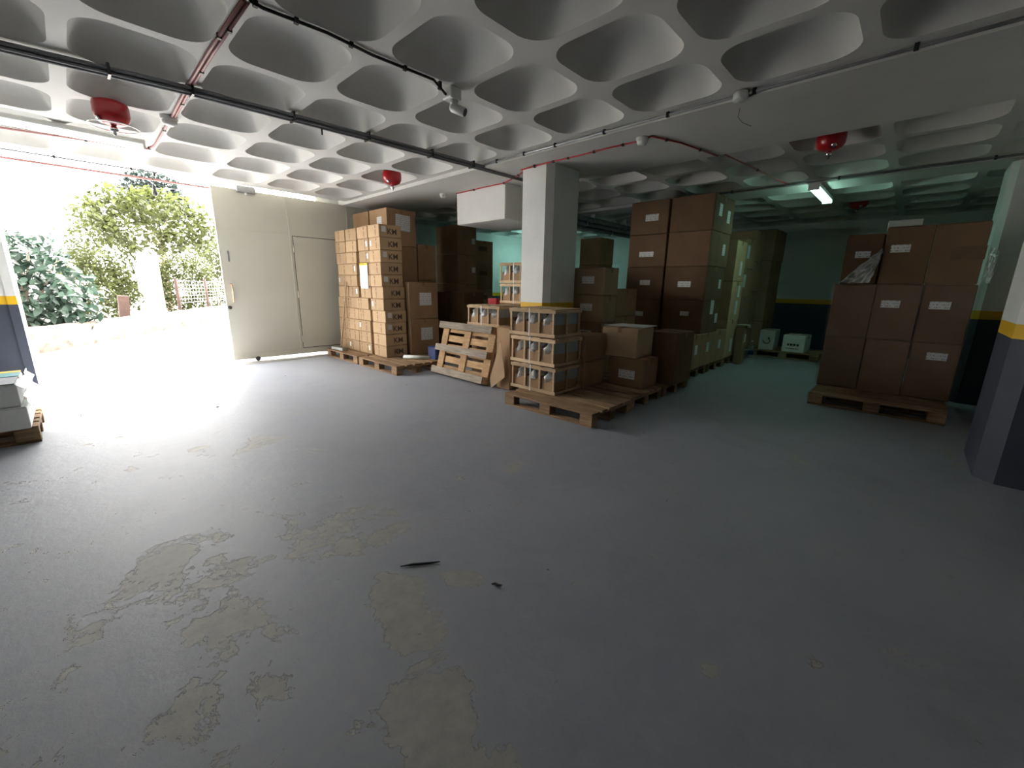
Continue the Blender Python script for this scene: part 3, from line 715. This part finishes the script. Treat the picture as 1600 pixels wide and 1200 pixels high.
def extinguisher(x, y, zb, D, label):
    r = empty('ceiling_extinguisher', (x, y, zb), label, 'fire extinguisher', 0, 'red ceiling extinguishers'); R = D/2
    MB().lathe([(0, .0), (R*.45, .006), (R*.8, .028), (R*.96, .062), (R, .09), (R, .15), (R*.94, .178), (R*.6, .196), (0, .20)], 24).build('canister', 'red', r)
    MB().lathe([(0, -.075), (.012, -.07), (.012, -.045), (.028, -.04), (.03, -.02), (.018, 0)], 12).build('sprinkler_nozzle', 'chrome', r)
    MB().lathe([(0, 0), (.026, 0), (.026, .012), (0, .012)], 14, M=Matrix.Translation((-R*.72, -R*.35, .03)) @ Matrix.Rotation(math.radians(-130), 4, 'Y')).build('pressure_gauge', 'chrome', r)
    ztop = 2.86+.20-zb
    if ztop > .2: MB().tube([(0, 0, .195), (0, 0, ztop)], .012, 8).build('hanger_rod', 'metal', r)
    return r
extinguisher(5.60, .88, 2.745, .255, 'red ceiling extinguisher half hidden by the long beam')
extinguisher(3.47, 5.71, 2.745, .26, 'red ceiling extinguisher above the KM carton stack')
r3 = extinguisher(.51, 5.33, 2.67, .25, 'red ceiling extinguisher near the bright batten by the gateway')
MB().tube([(.17*math.cos(t), .17*math.sin(t), -.005) for t in [2*math.pi*k/20 for k in range(21)]], .005, 6).build('guard_ring', 'chrome', r3)
extinguisher(10.0, 1.0, 2.79, .29, 'dark red ceiling extinguisher at the far end past the lamp')
def detector(x, y, z, label, sc=1.0):
    r = empty('smoke_detector', (x, y, z), label, 'detector', 0, 'ceiling detectors'); r.scale = (sc, sc, sc)
    MB().lathe([(0, 0), (.055, 0), (.055, -.022), (.045, -.03)], 18).build('base', 'plastic_w', r)
    MB().lathe([(.046, -.03), (.046, -.045), (.036, -.058), (.02, -.066), (0, -.066)], 18).build('head', 'plastic_w', r)
    return r
detector(.915, 5.35, 2.86, 'round smoke detector where the pink cables meet the dark conduit', 1.25)
detector(4.18, 2.22, 2.81, 'white smoke detector under the beam on the red cable', 1.1)
detector(4.50, 5.88, 2.81, 'small smoke detector on the beam above the corner stacks')
jb = MB().lathe([(0, 0), (.055, 0), (.055, -.05), (.05, -.055), (0, -.055)], 18).build('junction_box', 'plastic_w', None, (3.85, 1.24, 2.845)); tag(jb, 'round white junction box on the near edge of the beam', 'junction box')
def cable(name, pts, r, mat, label, ties=0, n=8):
    o = MB().tube(pts, r, n).build(name, mat); tag(o, label, 'cable')
    for k in range(ties):
        i = (k+.5)/ties*(len(pts)-1); a = int(i); f = i-a; p = Vector(pts[a])*(1-f)+Vector(pts[a+1])*f
        B(p.x-.012, p.y-.012, p.z-r-.006, p.x+.012, p.y+.012, ZC if p.z < ZC-.004 else p.z+r).build('clip', 'black', o)
    return o
cb_ = empty('conduit_bundle', (0, 4.5, 2.80), 'dark bundle of conduits crossing the coffered ceiling', 'conduit')
base = [(-2.4, 4.78), (-.05, 4.52), (.88, 4.38), (2.25, 4.30), (3.4, 4.25), (4.62, 4.21)]
for k, (dy, dz, r) in enumerate(((0, .02, .017), (.036, .022, .015), (.016, -.008, .015), (-.032, .022, .013), (-.016, -.004, .010))):
    MB().tube([(x, y+dy-4.5, dz) for x, y in base], r, 8).build('conduit', 'cable_dk' if k != 1 else 'metal', cb_)
for x, y in ((-.6, 4.58), (.45, 4.44), (.92, 4.378), (1.65, 4.335), (2.35, 4.295), (3.1, 4.262), (3.7, 4.24)): B(x-.008, y-4.5-.052, -.026, x+.008, y-4.5+.056, .05).build('clip', 'black', cb_)
B(1.90-.006, 4.32-4.506, -.075, 1.906, 4.32-4.494, -.02).build('hook', 'black', cb_)
zz = 2.846
cable('pink_cable', [(.905, 2.9, zz), (.90, 3.66, zz), (.905, 4.41, zz), (.93, 5.4, zz), (.945, 6.55, zz), (.90, 6.75, zz), (.4, 6.86, zz), (-.21, 7.0, zz), (-1.5, 7.2, zz)], .011, 'cable_pk', 'pink cable running along a rib towards the gateway', 6)
cable('pink_cable', [(.93, 2.9, zz), (.925, 3.66, zz), (.93, 4.41, zz), (.95, 5.28, zz)], .010, 'cable_pk', 'second pink cable ending at the smoke detector', 3)
cable('black_cable', [(.915, 1.2, zz), (.915, 2.5, zz), (.92, 2.88, zz), (1.0, 2.90, zz), (1.34, 2.865, zz), (1.66, 2.892, zz), (2.13, 2.865, zz), (2.27, 2.90, 2.80)], .010, 'black', 'black cable clipped to a rib leading to the camera', 7)
cable('white_conduit', [(3.875, 4.2, 2.836), (3.87, 3.0, 2.838), (3.872, 1.3, 2.836), (3.872, -1.1, 2.838)], .012, 'metal', 'thin conduit along the near edge of the long beam', 8)
cable('red_cable', [(4.205, 3.88, 2.79), (4.205, 3.42, 2.80), (4.21, 3.30, 2.80), (4.22, 3.0, 2.80), (4.20, 2.6, 2.798), (4.22, 2.3, 2.80), (4.17, 2.12, 2.80), (4.55, 1.98, 2.80), (5.23, 1.85, 2.80), (5.26, 1.85, 2.85), (7.41, 1.6, 2.85)], .008, 'cable_red', 'red alarm cable crossing the underside of the long beam', 10)
cable('red_cable', [(4.593, 5.64, 2.80), (4.59, 5.0, 2.802), (4.59, 4.56, 2.80), (4.45, 4.2, 2.80), (4.30, 3.9, 2.80)], .008, 'cable_red', 'red cable along the top of the hanging bulkhead', 3)
cable('dark_conduit', [(7.405, 3.0, 2.835), (7.405, 1.0, 2.835), (7.405, -1.1, 2.835)], .013, 'cable_dk', 'dark conduit along the edge of the second beam', 3)
cable('grey_conduit', [(-2.5, 8.07, 2.845), (-.3, 8.075, 2.845), (.6, 8.07, 2.845), (1.14, 8.06, 2.845), (1.08, 8.1, 2.78)], .010, 'cable_dk', 'grey cable along the ceiling edge above the gateway', 4)
lh = empty('hanging_bulb', (1.09, 8.12, 2.60), 'small bare bulb holder hanging in the gateway', 'bulb')
MB().tube([(0, 0, .08), (0, 0, .20)], .004, 6).build('flex', 'black', lh); MB().lathe([(.018, .08), (.022, .03), (.0, .03)], 12).build('socket', 'metal_dk', lh); MB().lathe([(.014, .03), (.034, -.02), (.03, -.05), (0, -.065)], 14).build('bulb', 'metal_dk', lh)
for i in range(3):
    yy, zp = 5.05+.17*i, 2.70-.05*i
    o = MB().tube([(5.7, yy, zp), (11.98, yy, zp)], .045, 10).build('service_pipe', 'cable_dk'); tag(o, ('highest', 'middle', 'lowest')[i] + ' of the dark pipes in the shaded bay right of the column', 'pipe')
    for x in (7.0, 7.7, 9.0, 11.2): B(x-.012, yy-.05, zp-.05, x+.012, yy+.05, 2.86).build('hanger', 'metal', o)
# security camera
sc_ = empty('security_camera', (2.33, 2.90, 2.86), 'white bullet security camera mounted on a ceiling rib', 'camera')
B(-.055, -.055, -.085, .055, .055, 0, c=.008).build('junction_box', 'plastic_w', sc_)
MB().lathe([(0, 0), (.011, 0), (.011, .003), (0, .003)], 12, M=Matrix.Translation((-.056, .02, -.045)) @ Matrix.Rotation(math.radians(-90), 4, 'Y')).build('cable_hole', 'black', sc_)
MB().tube([(.01, -.01, -.085), (.01, -.01, -.12), (.015, -.02, -.135)], [.035, .03, .024], 12).build('bracket', 'plastic_w', sc_)
dv_ = Vector((.45, -.75, -.36)).normalized(); p0 = Vector((.0, .015, -.125))
cbd = MB().tube([p0, p0+dv_*.01, p0+dv_*.12, p0+dv_*.125], [.026, .034, .034, .031], 18).build('body', 'plastic_w', sc_)
MB().tube([p0+dv_*.118, p0+dv_*.129], [.029, .029], 18).build('lens_face', 'black', cbd)
# hanging wires under the beam and by the red extinguisher
cable('loose_wire', [(4.05, 1.30, 2.81), (4.10, 1.32, 2.76), (4.12, 1.29, 2.72), (4.20, 1.24, 2.70)], .0025, 'cable_dk', 'thin loose wire dangling below the junction box', 0, 5)
# dark carton column in the bay right of the column
for k in range(4): carton(9.0, 5.65, .004+.63*k, .6, .6, .628, 'dark carton in the dim bay right of the column, %s layer up' % ORD[k], 'card', (), group='dim bay cartons')
# ------------------------------------------------------------------ floor litter
for i, (a0, a1, h, lab) in enumerate((((.92, 1.61), (1.08, 1.50), .006, 'thin dark stick lying on the worn floor'), ((1.15, 1.20), (1.18, 1.16), .006, 'short dark splinter right of the stick on the floor'))):
    A, Bq = Vector((*a0, h)), Vector((*a1, h)); Mx = (A+Bq)/2
    tag(MB().tube([A, A*.7+Bq*.3+Vector((.004, .003, .001)), A*.3+Bq*.7+Vector((-.003, .002, 0)), Bq], [.003, .006, .0055, .002], 6).build('twig', 'metal_dk'), lab, 'stick')
for (x, y, r, lab) in ((1.42, 1.08, .007, 'tiny pebble near the middle of the floor'), (-.1, 6.0, .018, 'dry leaf crumb near the bright gateway'), (.95, 5.4, .02, 'crumbled leaf where the sunlight ends on the floor'), (3.05, 4.9, .012, 'chip of paint near the leaning pallet'), (2.05, 6.6, .014, 'crumb near the foot of the gate'), (2.5, .95, .006, 'small grit on the dark floor')):
    mb = MB(); n = 7
    v = [(r*(1+.4*mnoise.noise((k, r*90, 1)))*math.cos(2*math.pi*k/n), r*(.7+.4*mnoise.noise((k, 3, r*70)))*math.sin(2*math.pi*k/n), .001) for k in range(n)]+[(0, 0, r*.6)]
    mb.add(v, [(k, (k+1) % n, n) for k in range(n)]+[tuple(range(n))[::-1]])
    tag(mb.build('floor_crumb', 'bark', None, (x, y, 0), (0, 0, x)), lab, 'debris')
# ------------------------------------------------------------------ outdoors
# low rubble wall along the road
A, Bq = Vector((-2.6, 8.9, 0)), Vector((7.4, 24.2, 0)); d = (Bq-A).normalized(); nn = Vector((-d.y, d.x, 0)); mb = MB(); n = 90; v = []; F = []
for i in range(n+1):
    c = A+(Bq-A)*i/n
    for (o_, z) in ((-.18, -.05), (-.20, .16), (-.17, .40), (-.08, .46), (.10, .46), (.19, .38), (.2, -.05)):
        w = .05*mnoise.noise((i*.45, z*7, o_*5)); v.append(tuple(c+nn*(o_+w*(1 if abs(o_) > .1 else 0))+Vector((0, 0, z+w*.6))))
for i in range(n):
    for k in range(6): F.append((i*7+k, i*7+k+1, (i+1)*7+k+1, (i+1)*7+k)[::-1])
mb.add(v, F, False); tag(mb.build('garden_wall', 'stone'), 'low rubble stone wall across the sunlit road', 'wall')
def leaf_cloud(n, cen, rad, size, seed, shell=.55):
    rnd = random.Random(seed); mb = MB()
    for _ in range(n):
        while True:
            q = Vector((rnd.uniform(-1, 1), rnd.uniform(-1, 1), rnd.uniform(-1, 1)))
            if shell < q.length < 1: break
        k = 1+.35*mnoise.noise(q*2.3+Vector((seed, 0, 0)))
        p = Vector(cen)+Vector((q.x*rad[0]*k, q.y*rad[1]*k, q.z*rad[2]*k))
        s = size*rnd.uniform(.6, 1.25)
        e = Matrix.Rotation(rnd.uniform(0, 6.28), 3, 'Z') @ Matrix.Rotation(rnd.uniform(-1.1, .9), 3, 'X') @ Matrix.Rotation(rnd.uniform(-.6, .6), 3, 'Y')
        vv = [e @ Vector(t)*s+p for t in ((0, -.5, 0), (.26, -.05, .05), (0, .5, -.06), (-.26, -.05, .05))]
        mb.add(vv, [(0, 1, 2), (0, 2, 3)])
    return mb
def tree(x, y, th, tr, cen, rad, n, size, mat, label, seed, bark='bark', group=None, name='tree'):
    t = empty(name, (x, y, 0), label, 'tree' if name == 'tree' else 'shrub', 0, group)
    pts = [(0, 0, -.1), (.04, 0, th*.4), (.1, .04, th*.75), (.12, 0, th)]
    MB().tube(pts, [tr*1.15, tr, tr*.85, tr*.6], 12).build('trunk', bark, t)
    for k in range(4):
        an = k*1.7+seed; MB().tube([(.1, 0, th*.8), (cen[0]*.6+math.cos(an)*rad[0]*.4, cen[1]*.6+math.sin(an)*rad[1]*.4, th*.85+(cen[2]-th*.85)*.6), (cen[0]+math.cos(an)*rad[0]*.7, cen[1]+math.sin(an)*rad[1]*.7, cen[2]+rad[2]*.2)], [tr*.4, tr*.25, tr*.08], 7).build('branch', bark, t)
    f = leaf_cloud(n, cen, rad, size, seed).build('foliage', mat, t); f['kind'] = 'stuff'
    return t
tree(1.85, 18.0, 3.0, .30, (.35, .2, 3.2), (1.75, 1.3, 1.05), 3400, .22, 'leaf_mid', 'tree with a pale thick trunk beyond the rubble wall', 1, 'bark_pale')
tree(3.3, 26, 3.5, .16, (0.1, 0, 4.9), (1.35, 1.2, 1.25), 3200, .24, 'leaf_cool', 'tall blue-green tree rising behind the pale trunk', 2)
tree(7.6, 28, 1.5, .16, (0, 0, 2.6), (2.6, 1.6, 1.9), 5000, .24, 'leaf_mid', 'leafy tree partly hidden by the gate edge', 4)
tree(.62, 17.2, .5, .05, (0, 0, 1.15), (.85, .6, 1.05), 4200, .13, 'leaf_mid', 'sunlit bush left of the pale trunk behind the wall', 5, name='bush')
tree(3.3, 21.8, .5, .05, (0, 0, 1.2), (1.3, .8, 1.25), 6000, .14, 'leaf_mid', 'dense bush behind the wire fence right of pale trunk', 6, name='bush')
tree(5.2, 25.4, .5, .05, (0, 0, 1.7), (1.6, 1.0, 1.8), 5200, .15, 'leaf_mid', 'bush beside the gate edge beyond the wall', 8, name='bush')
tree(1.5, 22.5, .6, .06, (0, 0, 2.0), (1.6, .8, 1.8), 5600, .16, 'leaf_mid', 'sunlit bush in the gap behind the pale trunk', 9, name='bush')
# large-leaved shrub at the left
sb = empty('large_leaved_shrub', (-.75, 13.4, 0), 'dark shrub with large oval leaves at the left of the gateway', 'shrub')
for k in range(5):
    an = k*1.3; MB().tube([(0, 0, 0), (.3*math.cos(an), .3*math.sin(an), .9), (.75*math.cos(an), .6*math.sin(an), 1.9)], [.05, .035, .015], 7).build('stem', 'bark', sb)
lm = MB().add([(0, 0, 0), (.045, .05, .012), (.055, .11, .015), (.03, .17, .004), (0, .21, -.012), (-.03, .17, .004), (-.055, .11, .015), (-.045, .05, .012), (0, .1, 0)], [(0, 1, 8), (1, 2, 8), (2, 3, 8), (3, 4, 8), (4, 5, 8), (5, 6, 8), (6, 7, 8), (7, 0, 8)], True).mesh('leaf', 'leaf_dk')
rnd = random.Random(11); far = MB()
for k in range(2600):
    while True:
        q = Vector((rnd.uniform(-1, 1), rnd.uniform(-1, 1), rnd.uniform(-1, 1)))
        if .45 < q.length < 1: break
    kk = 1+.3*mnoise.noise(q*2.1)
    p = Vector((q.x*1.25*kk, q.y*1.0*kk, 1.25+q.z*1.25*kk+.35*(-q.x))); s = rnd.uniform(.7, 1.25)
    if p.z < .1: continue
    rot = (rnd.uniform(-1.2, .1), rnd.uniform(-.5, .5), math.pi+rnd.uniform(-1.5, 1.5))
    if k < 300: o = link('leaf', lm, sb, (p.x, p.y-.0, p.z), rot); o.scale = (s, s, s)
    else:
        Mx = Matrix.Translation(p) @ Matrix.Rotation(rot[2], 4, 'Z') @ Matrix.Rotation(rot[1], 4, 'Y') @ Matrix.Rotation(rot[0], 4, 'X') @ Matrix.Scale(s, 4)
        far.add([v.co[:] for v in lm.vertices], [tuple(pp.vertices) for pp in lm.polygons], True, Mx)
fo = far.build('foliage', 'leaf_dk', sb); fo['kind'] = 'stuff'
# wire fence
wf = empty('wire_fence', (3.2, 19.2, 0), 'wire fence with wooden posts along the top of the rubble wall', 'fence')
for k, (x, y) in enumerate(((-.6, -.9), (.55, .9), (1.7, 2.7))): MB().tube([(x, y, 0), (x, y, 1.45)], .05, 8).build('post', 'bark_dark', wf)
for z in (.62, .74, .86, .98, 1.10, 1.22, 1.36): MB().tube([(-.6, -.9, z), (.55, .9, z-.01), (1.7, 2.7, z)], .006, 5).build('wire', 'metal', wf)
for k in range(20): f_ = k/19; MB().tube([(-.6+2.3*f_, -.9+3.6*f_, .6), (-.6+2.3*f_, -.9+3.6*f_, 1.36)], .004, 4).build('wire', 'metal', wf)
tag(MB().prism([(-.12, -.1), (.1, -.12), (.13, .08), (-.08, .12)], 0, .95).build('wood_post', 'bark_dark', None, (.95, 15.6, 0), (.08, .05, .2)), 'short weathered brown post leaning by the rubble wall', 'post')
for i, (y0, z0, z1) in enumerate(((20, 4.2, 5.3), (20, 3.3, 4.1))):
    pts = [(-6+14*t/12, y0-.6, z0+(z1-z0)*t/12-.5*math.sin(math.pi*t/12)) for t in range(13)]
    tag(MB().tube(pts, .012, 5).build('power_line', 'black'), ('upper', 'lower')[i]+' dark power line strung across the view through the gateway', 'cable')
bpy.context.view_layer.update()
